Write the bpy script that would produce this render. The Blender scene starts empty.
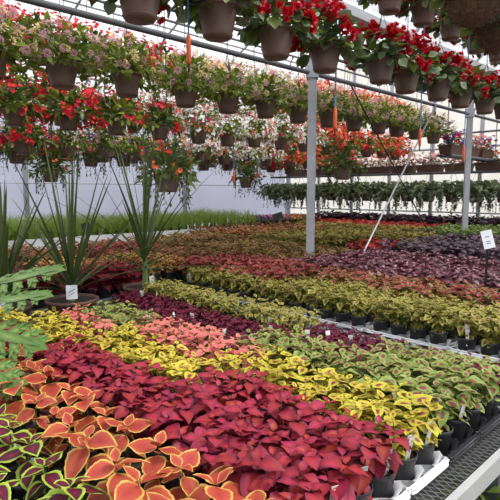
import bpy, math, random
import numpy as np
from mathutils import Matrix, Vector
R = random.Random(7)
SC = bpy.context.scene
COL = SC.collection
PI = math.pi

# ------------------------------------------------------------------ materials
def lin(c):
    return tuple(((v/255.)/12.92 if v/255. <= .04045 else ((v/255.+.055)/1.055)**2.4) for v in c) + (1.,)

def newmat(name):
    m = bpy.data.materials.new(name); m.use_nodes = True
    nt = m.node_tree; nt.nodes.clear()
    return m, nt, nt.nodes.new('ShaderNodeOutputMaterial')

def N(nt, t, **kw):
    n = nt.nodes.new(t)
    for k, v in kw.items(): setattr(n, k, v)
    return n

def math_node(nt, op, a, b=None):
    n = N(nt, 'ShaderNodeMath', operation=op)
    for i, x in enumerate((a, b)):
        if x is None: continue
        if isinstance(x, (int, float)): n.inputs[i].default_value = x
        else: nt.links.new(x, n.inputs[i])
    return n.outputs[0]

def simple(name, rgb, rough=.6, metal=0., var=.12, scale=30., spec=.4):
    m, nt, out = newmat(name)
    b = N(nt, 'ShaderNodeBsdfPrincipled')
    b.inputs['Roughness'].default_value = rough; b.inputs['Metallic'].default_value = metal
    b.inputs['Specular IOR Level'].default_value = spec
    tc = N(nt, 'ShaderNodeTexCoord'); no = N(nt, 'ShaderNodeTexNoise'); no.inputs['Scale'].default_value = scale
    no.inputs['Detail'].default_value = 4
    nt.links.new(tc.outputs['Object'], no.inputs['Vector'])
    mr = N(nt, 'ShaderNodeMapRange'); mr.inputs[1].default_value = .3; mr.inputs[2].default_value = .7
    mr.inputs[3].default_value = 1-var; mr.inputs[4].default_value = 1+var
    nt.links.new(no.outputs['Fac'], mr.inputs[0])
    mx = N(nt, 'ShaderNodeMix', data_type='RGBA', blend_type='MULTIPLY'); mx.inputs[0].default_value = 1
    mx.inputs[6].default_value = lin(rgb); nt.links.new(mr.outputs[0], mx.inputs[7])
    nt.links.new(mx.outputs[2], b.inputs['Base Color']); nt.links.new(b.outputs[0], out.inputs[0])
    return m

def leafmat(name, stops, rough=.45, transl=.22, hue=.02, val=.22, noise=.3, nscale=40., spec=.3, veins=0.):
    """leaf colours laid out from the middle of the blade (0) to its margin (1)"""
    m, nt, out = newmat(name)
    uv = N(nt, 'ShaderNodeUVMap'); sp = N(nt, 'ShaderNodeSeparateXYZ'); nt.links.new(uv.outputs[0], sp.inputs[0])
    a = math_node(nt, 'ABSOLUTE', math_node(nt, 'SUBTRACT', math_node(nt, 'MULTIPLY', sp.outputs[0], 2.), 1.))
    s = math_node(nt, 'MULTIPLY', math_node(nt, 'SUBTRACT', sp.outputs[1], .45), 1.6)
    e = math_node(nt, 'SQRT', math_node(nt, 'ADD', math_node(nt, 'MULTIPLY', a, a), math_node(nt, 'MULTIPLY', s, s)))
    tc = N(nt, 'ShaderNodeTexCoord'); no = N(nt, 'ShaderNodeTexNoise'); no.inputs['Scale'].default_value = nscale
    no.inputs['Detail'].default_value = 2
    nt.links.new(tc.outputs['Object'], no.inputs['Vector'])
    e = math_node(nt, 'ADD', e, math_node(nt, 'MULTIPLY', math_node(nt, 'SUBTRACT', no.outputs['Fac'], .5), noise))
    cr = N(nt, 'ShaderNodeValToRGB'); el = cr.color_ramp.elements
    while len(el) > 1: el.remove(el[-1])
    el[0].position = stops[0][0]; el[0].color = lin(stops[0][1])
    for p, c in stops[1:]:
        x = el.new(p); x.color = lin(c)
    nt.links.new(e, cr.inputs[0])
    oi = N(nt, 'ShaderNodeObjectInfo')
    n2 = N(nt, 'ShaderNodeTexNoise'); n2.inputs['Scale'].default_value = 14.; nt.links.new(tc.outputs['Object'], n2.inputs['Vector'])
    h = N(nt, 'ShaderNodeHueSaturation')
    nt.links.new(math_node(nt, 'ADD', math_node(nt, 'MULTIPLY', math_node(nt, 'SUBTRACT', n2.outputs['Fac'], .5), hue*2.5), .5), h.inputs['Hue'])
    nt.links.new(math_node(nt, 'ADD', math_node(nt, 'MULTIPLY', oi.outputs['Random'], val), 1-val*.5), h.inputs['Value'])
    nt.links.new(cr.outputs[0], h.inputs['Color'])
    b = N(nt, 'ShaderNodeBsdfPrincipled'); b.inputs['Roughness'].default_value = rough
    b.inputs['Specular IOR Level'].default_value = spec
    nt.links.new(h.outputs[0], b.inputs['Base Color'])
    t = N(nt, 'ShaderNodeBsdfTranslucent'); nt.links.new(h.outputs[0], t.inputs[0])
    ms = N(nt, 'ShaderNodeMixShader'); ms.inputs[0].default_value = transl
    nt.links.new(b.outputs[0], ms.inputs[1]); nt.links.new(t.outputs[0], ms.inputs[2])
    nt.links.new(ms.outputs[0], out.inputs[0])
    return m

def sheet(name, rgb, clear, var=.05):
    """greenhouse film: lets daylight through diffusely and partly clear"""
    m, nt, out = newmat(name)
    tr = N(nt, 'ShaderNodeBsdfTranslucent'); df = N(nt, 'ShaderNodeBsdfDiffuse'); cl = N(nt, 'ShaderNodeBsdfTransparent')
    tc = N(nt, 'ShaderNodeTexCoord'); no = N(nt, 'ShaderNodeTexNoise'); no.inputs['Scale'].default_value = 1.5
    no.inputs['Detail'].default_value = 5
    mp = N(nt, 'ShaderNodeMapping'); mp.inputs['Scale'].default_value = (1, 1, .35)
    nt.links.new(tc.outputs['Object'], mp.inputs[0]); nt.links.new(mp.outputs[0], no.inputs['Vector'])
    mr = N(nt, 'ShaderNodeMapRange'); mr.inputs[3].default_value = 1-var*2; mr.inputs[4].default_value = 1+var
    nt.links.new(no.outputs['Fac'], mr.inputs[0])
    mx = N(nt, 'ShaderNodeMix', data_type='RGBA', blend_type='MULTIPLY'); mx.inputs[0].default_value = 1
    mx.inputs[6].default_value = lin(rgb); nt.links.new(mr.outputs[0], mx.inputs[7])
    nt.links.new(mx.outputs[2], tr.inputs[0]); nt.links.new(mx.outputs[2], df.inputs[0])
    m1 = N(nt, 'ShaderNodeMixShader'); m1.inputs[0].default_value = .85
    nt.links.new(df.outputs[0], m1.inputs[1]); nt.links.new(tr.outputs[0], m1.inputs[2])
    m2 = N(nt, 'ShaderNodeMixShader'); m2.inputs[0].default_value = clear
    nt.links.new(m1.outputs[0], m2.inputs[1]); nt.links.new(cl.outputs[0], m2.inputs[2])
    nt.links.new(m2.outputs[0], out.inputs[0])
    return m

M = {}
M['pot'] = simple('black plastic pot', (52, 51, 54), .42, var=.1)
M['soil'] = simple('potting soil', (46, 36, 30), .95, var=.4, scale=120)
M['whitetray'] = simple('white tray plastic', (246, 247, 250), .4, var=.03)
M['blacktray'] = simple('black tray plastic', (50, 50, 54), .42, var=.1)
M['tag'] = simple('plant tag plastic', (226, 224, 220), .5, var=.08, scale=60)
M['tagprint'] = simple('tag print', (120, 70, 70), .5)
M['brown'] = simple('brown basket plastic', (108, 86, 76), .55, var=.1, scale=14)
M['bigpot'] = simple('dark brown nursery pot', (98, 72, 62), .55, var=.12)
M['coco'] = simple('coco fibre', (92, 72, 56), .95, var=.45, scale=55)
M['wire'] = simple('hanger wire', (70, 72, 74), .4, .6)
M['steel'] = simple('galvanised steel', (176, 180, 186), .5, .35, var=.08, scale=8)
M['darksteel'] = simple('weathered steel', (104, 106, 110), .5, .4, var=.1, scale=8)
M['alu'] = simple('aluminium channel', (196, 196, 196), .42, .3, var=.06, scale=9)
M['mesh'] = simple('expanded metal', (128, 128, 128), .45, .5, var=.15)
M['blue'] = simple('blue drip hose', (62, 118, 160), .5)
M['orange'] = simple('orange weight', (226, 96, 52), .5, var=.05)
M['blackplastic'] = simple('black plastic', (24, 24, 26), .45)
M['paper'] = simple('sign card', (228, 230, 236), .5, var=.03)
M['ink'] = simple('grey ink', (120, 122, 128), .6)
M['yellow'] = simple('yellow sticker', (225, 180, 40), .5)
M['floor'] = simple('gravel floor', (96, 92, 88), .95, var=.35, scale=25)
M['stem'] = simple('green stem', (92, 112, 52), .6)
M['redstem'] = simple('dark red stem', (96, 38, 44), .6)
M['kerb'] = simple('base board', (196, 190, 178), .8, var=.06, scale=3)
M['film'] = sheet('wall film', (236, 236, 246), .04)
M['film2'] = sheet('end wall panel', (246, 244, 240), .05)
M['roof'] = sheet('roof film', (246, 247, 250), .5)

# ------------------------------------------------------------------ mesh builder
class MB:
    def __init__(s): s.v=[]; s.f=[]; s.m=[]; s.uv=[]; s.n=0
    def add(s, V, F, mi=0, UV=None):
        V = np.asarray(V, float)
        s.v.append(V); b = s.n
        for k, f in enumerate(F):
            s.f.append([b+i for i in f]); s.m.append(mi if not isinstance(mi, list) else mi[k])
            s.uv.extend([(UV[i][0], UV[i][1]) if UV is not None else (.5, .45) for i in f])
        s.n += len(V)
    def tpl(s, T, mat, mi=0):
        V = T[0] @ np.array(mat.to_3x3()).T + np.array(mat.translation)
        s.add(V, T[1], mi, T[2])
    def box(s, c, d, mi=0, rot=None):
        c = np.array(c); h = np.array(d)/2
        V = np.array([[x, y, z] for x in (-1, 1) for y in (-1, 1) for z in (-1, 1)])*h
        if rot is not None: V = V @ np.array(rot.to_3x3()).T
        s.add(V+c, [(0,1,3,2),(4,6,7,5),(0,4,5,1),(2,3,7,6),(0,2,6,4),(1,5,7,3)], mi)
    def tube(s, pts, r, n=8, mi=0, cap=True):
        pts = [Vector(p) for p in pts]; V = []
        rs = r if isinstance(r, (list, tuple)) else [r]*len(pts)
        for i, p in enumerate(pts):
            t = (pts[min(i+1, len(pts)-1)]-pts[max(i-1, 0)]).normalized()
            a = t.cross(Vector((0, 0, 1)))
            if a.length < 1e-3: a = Vector((1, 0, 0))
            a.normalize(); b = t.cross(a)
            for k in range(n):
                q = p + (a*math.cos(2*PI*k/n)+b*math.sin(2*PI*k/n))*rs[i]
                V.append(q[:])
        F = [(i*n+k, i*n+(k+1) % n, (i+1)*n+(k+1) % n, (i+1)*n+k) for i in range(len(pts)-1) for k in range(n)]
        if cap: F += [tuple(range(n)), tuple(range((len(pts)-1)*n, len(pts)*n))[::-1]]
        s.add(V, F, mi)
    def lathe(s, prof, n=20, mi=0, c=(0, 0, 0)):
        V = [(c[0]+r*math.cos(2*PI*k/n), c[1]+r*math.sin(2*PI*k/n), c[2]+z) for r, z in prof for k in range(n)]
        F = [(i*n+k, i*n+(k+1) % n, (i+1)*n+(k+1) % n, (i+1)*n+k) for i in range(len(prof)-1) for k in range(n)]
        s.add(V, F, mi)
    def mesh(s, name, mats, smooth=True):
        me = bpy.data.meshes.new(name)
        me.from_pydata(np.concatenate(s.v).tolist(), [], s.f)
        u = me.uv_layers.new(name='UVMap'); u.data.foreach_set('uv', np.array(s.uv, 'f').ravel())
        for m in mats: me.materials.append(m)
        me.polygons.foreach_set('material_index', s.m)
        me.polygons.foreach_set('use_smooth', [smooth]*len(s.f))
        me.update()
        return me

def link(name, me, parent=None, loc=(0, 0, 0), rz=0., sc=1.):
    o = bpy.data.objects.new(name, me); COL.objects.link(o)
    o.location = loc
    if rz: o.rotation_euler = (0, 0, rz)
    if sc != 1.: o.scale = (sc, sc, sc)
    if parent: o.parent = parent
    return o

def tag(o, label, cat, group=None, kind=None):
    o['label'] = label; o['category'] = cat
    if group: o['group'] = group
    if kind: o['kind'] = kind
    return o

def thing(name, label, cat, loc, group=None, rz=0., sc=1.):
    return tag(link(name, None, None, loc, rz, sc), label, cat, group)

def struct(name, me):
    o = link(name, me); o['kind'] = 'structure'; return o

def quick(build, name, mats, smooth=True):
    b = MB(); build(b); return b.mesh(name, mats, smooth)

# ------------------------------------------------------------------ leaf shapes (length 1 along x)
def leaf_tpl(width=.6, ns=6, nt=4, peak=.38, fold=.25, curl=.2, serr=0., wave=0.):
    V, UV = [], []
    for i in range(ns+1):
        s = i/ns
        w = width*(math.sin(PI*min(1, s/(2*peak)))**.75 if s < peak else math.cos(PI/2*((s-peak)/(1-peak)))**.9)
        w = max(w, .03*width)
        for j in range(nt+1):
            t = -1+2*j/nt
            y = t*w/2*(1+(serr*(-1)**i if abs(t) == 1 and 0 < i < ns else 0))
            V.append((s, y, fold*abs(y) - curl*s*s + (wave*math.sin(s*9+j)*abs(t)*w)))
            UV.append((t*.5+.5, s))
    F = [(i*(nt+1)+j, (i+1)*(nt+1)+j, (i+1)*(nt+1)+j+1, i*(nt+1)+j+1) for i in range(ns) for j in range(nt)]
    return np.array(V), F, UV

T_COL = [leaf_tpl(.7, 12, 6, .36, .22, .22, .035, .03), leaf_tpl(.66, 12, 6, .36, .35, .36, .035, .05), leaf_tpl(.74, 12, 6, .36, .1, .1, .035, .05)]
T_RED = [leaf_tpl(.76, 9, 4, .38, .2, .25, .025, .05), leaf_tpl(.72, 9, 4, .38, .35, .45, .025, .06)]
T_LEAF = leaf_tpl(.45, 4, 2, .42, .3, .25)
T_NARROW = leaf_tpl(.26, 4, 2, .4, .3, .35)
T_ROUND = leaf_tpl(.85, 6, 4, .45, .15, .25, .05, .06)
T_IVY = leaf_tpl(.8, 4, 2, .3, .25, .3, .2)
T_PETAL = leaf_tpl(.75, 3, 2, .6, .3, -.15)
T_FILL = leaf_tpl(.7, 4, 2, .38, .2, .3)

def place(base, az, pitch, L, roll=0., T=None):
    return Matrix.Translation(base) @ Matrix.Rotation(az, 4, 'Z') @ Matrix.Rotation(-pitch, 4, 'Y') @ Matrix.Rotation(roll, 4, 'X') @ Matrix.Scale(L, 4)

# ------------------------------------------------------------------ coleus
def coleus_mesh(name, mats, rng, H=.14, L=.085, stems=1, nodes=4, spread=.03, T=T_COL, flat=.3, side=True, base=0., lean=1.):
    """stems with crossed leaf pairs, each stem closed by a spreading rosette"""
    b = MB()
    for k in range(stems):
        az0 = 2*PI*k/stems + rng.uniform(-.4, .4)
        r = spread*(rng.uniform(.7, 1.15) if stems > 1 else rng.uniform(0, .4))
        h = H*(rng.uniform(.86, 1.04) if k == 0 else rng.uniform(.72, 1.0))
        top = Vector((r*1.5*lean*math.cos(az0), r*1.5*lean*math.sin(az0), base+h)); bot = Vector((r*.35*math.cos(az0), r*.35*math.sin(az0), base-.015))
        b.tube([bot, (bot+top)/2, bot.lerp(top, .9)], [.003, .0026, .0012], 5, mi=len(mats)-1, cap=False)
        off = rng.uniform(0, PI)
        for i in range(nodes+1):
            f = i/nodes                      # 0 bottom .. 1 top
            p = bot.lerp(top, .2+.8*(1-(1-f)**1.9))
            sz = L*(.78, .92, 1.05, 1.0, .95)[min(4, i)] if i < nodes-1 else L*(.95 if i == nodes-1 else .5)
            sz *= rng.uniform(.86, 1.12)
            pit0 = -.5+.6*f if i < nodes-1 else (flat*.7 if i == nodes-1 else flat+.4)
            for q in (0, PI):
                az = off + i*PI/2 + q + rng.uniform(-.28, .28)
                pit = pit0 + rng.uniform(-.2, .2)
                d = Vector((math.cos(az), math.sin(az), 0))*.004
                b.tpl(T[rng.randrange(len(T))], place(p+d, az, pit, sz*rng.uniform(.9, 1.08), rng.uniform(-.35, .35)), 0)
            if side and i < nodes-1:
                for q in (0, PI):
                    for w in range(2):
                        az = off + i*PI/2 + q + PI/2 + rng.uniform(-.7, .7)
                        d = Vector((math.cos(az), math.sin(az), 0))*L*rng.uniform(.15, .45)
                        b.tpl(T[rng.randrange(len(T))], place(p+d+Vector((0, 0, rng.uniform(-.005, .015))), az+rng.uniform(-.6, .6), rng.uniform(-.35, .45), sz*rng.uniform(.5, .75), rng.uniform(-.4, .4)), 0)
    return b.mesh(name, mats)

def pot_mesh():
    b = MB()
    b.lathe([(.001, 0), (.036, 0), (.038, .004), (.0505, .088), (.0535, .089), (.0545, .094), (.0545, .1005), (.0525, .102), (.0505, .1), (.0495, .09)], 18, 0)
    b.lathe([(.0495, .09), (.001, .093)], 18, 1)
    return b.mesh('pot', [M['pot'], M['soil']])
POT = pot_mesh()
def tag_mesh():
    b = MB()
    rot = Matrix.Rotation(.22, 4, 'Y')
    b.box((0.002, 0, .045), (.0015, .018, .11), 0, rot); b.box((.006, 0, .085), (.002, .026, .042), 0, rot)
    b.box((.0078, 0, .082), (.0006, .02, .022), 1, rot)
    return b.mesh('plant_tag', [M['tag'], M['tagprint']], False)
TAGM = tag_mesh()

LIME, YEL = (168, 190, 60), (226, 214, 62)
V = {}
def variety(key, name, desc, stops, n=4, stemcol='stem', leafkw={}, **kw):
    mat = leafmat(desc, stops, **leafkw)
    if stops[-1][1][1] < 60: stemcol = 'redstem'
    rng = random.Random(sum(map(ord, key)))
    V[key] = (name, desc, [coleus_mesh('foliage', [mat, M[stemcol]], rng, **kw) for _ in range(n)])

variety('dark', 'dark_lime_edged_coleus', 'burgundy coleus with lime leaf edges', [(0, (150, 24, 62)), (.2, (96, 24, 48)), (.68, (80, 26, 42)), (.75, (150, 178, 58)), (1, (168, 194, 76))], H=.10, L=.085, stems=1, nodes=4, spread=.03, side=False, leafkw=dict(noise=.12))
variety('orange', 'orange_coleus', 'orange coleus with yellow leaf edges', [(0, (158, 58, 46)), (.5, (172, 74, 54)), (.82, (174, 82, 54)), (.89, (206, 156, 72)), (1, (216, 178, 96))], H=.125, L=.098, stems=1, nodes=4, side=False, flat=.3, leafkw=dict(noise=.12, transl=.1))
variety('crimson', 'crimson_coleus', 'crimson red coleus', [(0, (168, 46, 48)), (.5, (150, 38, 48)), (1, (126, 32, 50))], H=.128, L=.066, stems=4, nodes=4, spread=.033, T=T_RED, flat=.25, side=False, leafkw=dict(hue=.04, transl=.08, rough=.5, val=.3))
variety('yellow', 'yellow_coleus', 'yellow coleus with maroon leaf centres', [(0, (112, 42, 54)), (.22, (130, 62, 56)), (.38, (176, 162, 52)), (1, (200, 190, 60))], H=.138, L=.063, stems=4, nodes=3, spread=.034, flat=.15, leafkw=dict(hue=.05, transl=.12, noise=.6, nscale=30))
variety('lime', 'lime_green_coleus', 'lime green coleus with red leaf centres', [(0, (180, 46, 76)), (.12, (150, 50, 66)), (.3, (104, 70, 56)), (.5, (124, 140, 66)), (1, (146, 162, 84))], H=.14, L=.07, stems=4, nodes=3, spread=.034, flat=.12, leafkw=dict(hue=.05, transl=.15, noise=1.0, nscale=28))
variety('pink', 'salmon_pink_coleus', 'salmon pink coleus', [(0, (222, 110, 122)), (.5, (214, 96, 110)), (.75, (208, 118, 108)), (.95, (190, 156, 92))], H=.152, L=.06, stems=4, nodes=3, spread=.036, flat=.25, leafkw=dict(transl=.15))
variety('maroon', 'maroon_coleus', 'deep maroon coleus', [(0, (118, 26, 56)), (.6, (100, 22, 48)), (1, (84, 20, 42))], H=.06, L=.05, stems=4, nodes=3, spread=.034, T=T_RED, flat=.15)
variety('olive', 'olive_yellow_coleus', 'olive yellow coleus with purple leaf centres', [(0, (116, 40, 66)), (.26, (108, 48, 60)), (.44, (142, 140, 56)), (1, (166, 164, 76))], H=.125, L=.062, stems=4, nodes=3, spread=.034, flat=.15, leafkw=dict(hue=.04, noise=.5))
variety('redtop', 'red_topped_coleus', 'green edged coleus with magenta red leaves', [(0, (180, 34, 84)), (.4, (160, 40, 76)), (.58, (128, 104, 56)), (1, (144, 142, 66))], H=.145, L=.08, stems=3, nodes=3, spread=.04, flat=.35, leafkw=dict(noise=1.6, nscale=9))
variety('darkred', 'dark_red_coleus', 'dark blood red coleus', [(0, (150, 36, 44)), (.6, (124, 28, 38)), (1, (104, 26, 36))], H=.14, L=.085, stems=3, nodes=3, spread=.04, T=T_RED, flat=.2)
variety('spot', 'yellow_flecked_coleus', 'dark red coleus flecked with yellow young leaves', [(0, (132, 40, 44)), (.4, (116, 36, 46)), (.6, (136, 66, 48)), (.72, (206, 174, 84))], H=.13, L=.075, stems=3, nodes=3, spread=.04, leafkw=dict(noise=1.6, nscale=9))
variety('rose', 'rose_red_coleus', 'rose red coleus', [(0, (184, 52, 80)), (.55, (158, 46, 66)), (.75, (132, 98, 58))], H=.13, L=.08, stems=3, nodes=3, spread=.045, leafkw=dict(noise=1.3, nscale=10))
variety('bronze', 'bronze_coleus', 'bronze and olive coleus', [(0, (128, 46, 52)), (.4, (120, 56, 48)), (.68, (126, 108, 52)), (1, (146, 136, 66))], H=.125, L=.075, stems=4, nodes=3, spread=.05, leafkw=dict(noise=1., nscale=14))
variety('moss', 'olive_bronze_coleus', 'olive green coleus with bronze leaf centres', [(0, (134, 62, 48)), (.3, (126, 92, 48)), (.6, (132, 124, 54)), (1, (150, 148, 66))], H=.125, L=.075, stems=4, nodes=3, spread=.05, leafkw=dict(noise=1., nscale=14))
variety('bronzered', 'reddish_bronze_coleus', 'reddish bronze coleus', [(0, (140, 58, 56)), (.5, (126, 60, 48)), (.8, (146, 116, 62))], H=.125, L=.075, stems=4, nodes=3, spread=.05, leafkw=dict(noise=1., nscale=14))
variety('heuchera', 'silver_purple_heuchera', 'silvery purple leaved heuchera', [(0, (206, 160, 172)), (.32, (140, 74, 94)), (.62, (90, 40, 52)), (1, (74, 34, 42))], H=.13, L=.095, stems=3, nodes=3, spread=.05, T=[T_ROUND], flat=.25, leafkw=dict(noise=1.2, nscale=20, rough=.28, spec=.7))
variety('plum', 'dark_plum_heuchera', 'dark plum leaved heuchera', [(0, (92, 64, 80)), (.5, (72, 46, 60)), (1, (60, 38, 50))], H=.16, L=.11, stems=3, nodes=3, spread=.06, T=[T_ROUND], flat=.25, leafkw=dict(noise=.8, rough=.28, spec=.7))
variety('scarlet', 'scarlet_coleus', 'scarlet red coleus', [(0, (196, 62, 52)), (.6, (178, 48, 46)), (1, (160, 58, 48))], H=.13, L=.09, stems=3, nodes=3, spread=.06)
variety('green', 'bright_green_coleus', 'bright green leafy bedding plant', [(0, (116, 130, 62)), (1, (100, 122, 62))], H=.13, L=.085, stems=4, nodes=3, spread=.06)

ORD = 'first second third fourth fifth sixth seventh eighth ninth tenth eleventh twelfth thirteenth fourteenth fifteenth sixteenth seventeenth eighteenth nineteenth twentieth'.split()
def ordw(n):
    if n <= 20: return ORD[n-1]
    t = {2: 'twenty', 3: 'thirty', 4: 'forty'}[n//10]
    return t + '-' + ORD[n % 10-1] if n % 10 else t[:-1]+'ieth'

BZ = .70          # bench top
prng = random.Random(11)
def plant(key, x, y, label, group, z=BZ, tagp=0., sc=1., psc=1., edge=False):
    name, desc, meshes = V[key]
    t = thing(name, label, 'bedding plant', (x, y, z), group, prng.uniform(0, 6.28))
    link('pot', POT, t, sc=psc)
    link('foliage', prng.choice(meshes), t, (0, 0, .1*psc), sc=sc*prng.uniform(.92, 1.1))
    if prng.random() < tagp:
        o = link('plant_tag', TAGM, t, (.034, .01, .075), sc=1.)
        a = prng.uniform(0, 6.28) if not edge else -1.9-t.rotation_euler[2]
        o.rotation_euler = (0, 0, a if edge else prng.uniform(0, 6.28)); o.location = (.036*math.cos(a), .036*math.sin(a), .07); o['label'] = 'small white plant tag'
    return t

# trays ----------------------------------------------------------------
PITCH = .125
BORD, TP = .018, .54
def tray_mesh(mat):
    """two by four cups joined by a moulded web that rises between the pots, with a folded outer skirt"""
    b = MB(); n = 16
    nx, ny = 2, 4
    for i in range(nx):
        for j in range(ny):
            cx, cy = (i+.5)*PITCH, BORD+(j+.5)*PITCH
            sq, hole, low = [], [], []
            for k in range(n):
                a = 2*PI*k/n+PI/n; c, s = math.cos(a), math.sin(a); m = max(abs(c), abs(s))
                q = PITCH/2-.0004
                px, py = cx+c/m*q, cy+s/m*q
                diag = (min(abs(c), abs(s))/m)**3
                sq.append((px, py, .036+.056*diag)); hole.append((cx+.0515*c, cy+.0515*s, .034+.02*diag)); low.append((cx+.044*c, cy+.044*s, .0015))
            F = [(k, (k+1) % n, n+(k+1) % n, n+k) for k in range(n)]+[(n+k, n+(k+1) % n, 2*n+(k+1) % n, 2*n+k) for k in range(n)]+[tuple(range(2*n, 3*n))[::-1]]
            b.add(sq+hole+low, F, 0)
    X, Y = nx*PITCH, ny*PITCH+2*BORD; e = .002
    for y0, y1 in ((e, BORD), (Y-BORD, Y-e)):
        b.add([(e, y0, .036), (X-e, y0, .036), (X-e, y1, .036), (e, y1, .036)], [(0, 1, 2, 3)])
    c = .016
    per = [(e+c, e), (X-e-c, e), (X-e-c*.3, e+c*.3), (X-e, e+c), (X-e, Y-e-c), (X-e-c*.3, Y-e-c*.3), (X-e-c, Y-e), (e+c, Y-e), (e+c*.3, Y-e-c*.3), (e, Y-e-c), (e, e+c), (e+c*.3, e+c*.3)]
    for (x0, y0), (x1, y1) in zip(per, per[1:]+per[:1]):
        b.tube([(x0, y0, .036), (x1, y1, .036)], .0042, 6); b.tube([(x0, y0, .022), (x1, y1, .022)], .0036, 6)
        b.add([(x0, y0, .036), (x1, y1, .036), (x1, y1, .02), (x0, y0, .02)], [(0, 1, 2, 3)])
    return b.mesh('tray', [mat])
TRAYS = {'white': tray_mesh(M['whitetray']), 'black': tray_mesh(M['blacktray'])}

# ------------------------------------------------------------------ foreground bench: trays of coleus
V0, U0 = .655, .30
# block: (key, u0, u1, v0, v1, tray colour)
def tray_key(ti, tj):
    """which variety stands in tray column ti (.25 m wide) and tray row tj (.5 m long) from the bench edge"""
    near = {0: 'dark', 1: 'orange', 2: 'crimson', 3: 'crimson', 4: 'yellow', 5: 'lime', 6: 'lime', 7: 'maroon'}
    mid = {0: 'dark', 1: 'orange', 2: 'crimson', 3: 'crimson', 4: 'yellow', 5: 'lime', 6: 'maroon', 7: 'maroon'}
    far = {0: 'dark', 1: 'orange', 2: 'crimson', 3: 'yellow', 4: 'pink', 5: 'maroon', 6: 'maroon', 7: 'olive'}
    last = {0: None, 1: 'orange', 2: 'crimson', 3: 'yellow', 4: 'pink', 5: 'lime', 6: 'maroon', 7: 'olive'}
    end = {0: None, 1: 'crimson', 2: 'yellow', 3: None, 4: None, 5: None, 6: 'maroon', 7: 'olive'}
    last = {0: None, 1: 'orange', 2: 'crimson', 3: 'pink', 4: 'lime', 5: 'maroon', 6: 'maroon', 7: 'olive'}
    return [near, mid, far, last, end][tj][ti]
side_word = ['nearer the viewer', 'farther back']
count = {}
rowname = {}
tray_no = {'white': 0, 'black': 0}
for ti in range(8):
    for tj in range(5):
        key = tray_key(ti, tj)
        if key is None: continue
        tc = 'black' if key in ('lime', 'olive', 'dark') else 'white'
        x0, y0 = U0+ti*.25, V0+tj*TP
        tag(link('plant_tray', TRAYS[tc], None, (x0, y0, BZ)), f'{tc} plastic tray under {V[key][1].split(" with")[0]}, {ordw(tj+1)} tray from bench edge, {ordw(ti+1)} row back', 'plant tray', f'{tc} plant trays on the mesh bench')
        for i in range(2):
            for j in range(4):
                c = ti*2+i+1; r = tj*4+j+1
                key = tray_key(ti, tj)
                if (ti, tj) == (3, 1) and j > 1: key = 'yellow'
                if (ti, tj) == (4, 1) and (j > 2 or (i == 1 and j > 1)): key = 'pink'
                if ((ti, tj) == (2, 3) and i == 1) or ((ti, tj) == (3, 3) and i == 0): key = 'yellow'
                if (ti, tj) == (1, 3) and i == 1 and j > 1: key = 'crimson'
                short = V[key][1].split(' with')[0]
                lab = f'{short}, {ordw(r)} pot from bench edge in {ordw(c)} row back on the mesh bench'
                if key == 'dark' and V[key]: lab = f'lime-edged burgundy coleus, {ordw(r)} pot from bench edge in {ordw(c)} row back'
                tp = {'maroon': .35, 'pink': .25, 'olive': .35, 'yellow': .2, 'lime': .15, 'crimson': .12, 'orange': .05, 'dark': .05}[key]
                if r == 1: tp = .8 if key in ('crimson', 'yellow') else .4
                plant(key, x0+(i+.5)*PITCH, y0+BORD+(j+.5)*PITCH, lab, V[key][1]+' on the mesh bench', BZ+.003, tp, .97, 1., r == 1)

# ------------------------------------------------------------------ the other benches' plants
def block(key, u0, u1, v0, v1, pitch=.125, where='', tagp=0., sc=1., ords=False, psc=1.):
    nu = max(1, int((u1-u0)/pitch+.01)); nv = max(1, int((v1-v0)/pitch+.01))
    name, desc, _ = V[key]
    for i in range(nu):
        for j in range(nv):
            x, y = u0+(i+.5)*pitch, v0+(j+.5)*pitch
            if math.hypot(x-4.34, y-3.5) < .12 or math.hypot(x-8.38, y-3.5) < .14 or math.hypot(x-3.66, y-1.36) < .05: continue
            if ords:
                lab = f'{desc.split(" with")[0]}, {ordw(j+1)} pot from aisle end in {ordw(i+1)} row {where}'
            else:
                lab = f'{desc} {where}'
            plant(key, x+(prng.uniform(-.01, .01) if not ords else 0), y+(prng.uniform(-.01, .01) if not ords else 0), lab, f'{desc} {where}', BZ+.003, tagp, sc, psc)

FB = 'behind the aisle'
for tj in range(5):
    for ti in range(2):
        if ti == 1 and tj == 4: continue
        tag(link('plant_tray', TRAYS['white'], None, (2.70+ti*.25, V0+tj*TP, BZ)), f'white plastic tray under olive coleus behind the aisle, {ordw(tj+1)} from aisle end, {"front" if ti == 0 else "second"} row', 'plant tray', 'white plant trays behind the aisle')
for i in range(4):
    for j in range(22):
        if i > 1 and j > 14: continue
        plant('olive', 2.70+(i+.5)*PITCH, V0+BORD+(j+.5)*PITCH+(j//4)*.04, f'olive coleus, {ordw(j+1)} pot from bench edge in {ordw(i+1)} row behind the aisle', 'olive coleus behind the aisle', BZ+.003, .25 if i == 0 else 0)
block('redtop', 3.2, 3.58, .75, 2.65, .125, FB, 0, 1., True)
block('rose', 2.96, 3.72, 2.68, 4.1, .14, 'in the patch past the olive rows', 0, 1.1)
block('spot', 1.75, 2.5, 4.3, 5.0, .15, 'behind the spiky potted palms', 0, 1.1)
block('spot', 2.7, 3.15, 4.1, 5.0, .15, 'behind the spiky potted palms', 0, 1.1)
block('darkred', 1.05, 2.5, 3.86, 4.3, .14, 'just behind the big brown pots', 0, 1.1)
block('darkred', 1.0, 1.72, 4.3, 5.6, .15, 'just behind the big brown pots', 0, 1.1)
block('bronzered', 1.75, 2.5, 5.05, 6.3, .17, 'near the grass bench', 0, 1.15, psc=1.1)
block('rose', 2.72, 3.7, 5.05, 5.75, .17, 'halfway to the grass bench', 0, 1.15, psc=1.1)
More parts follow.
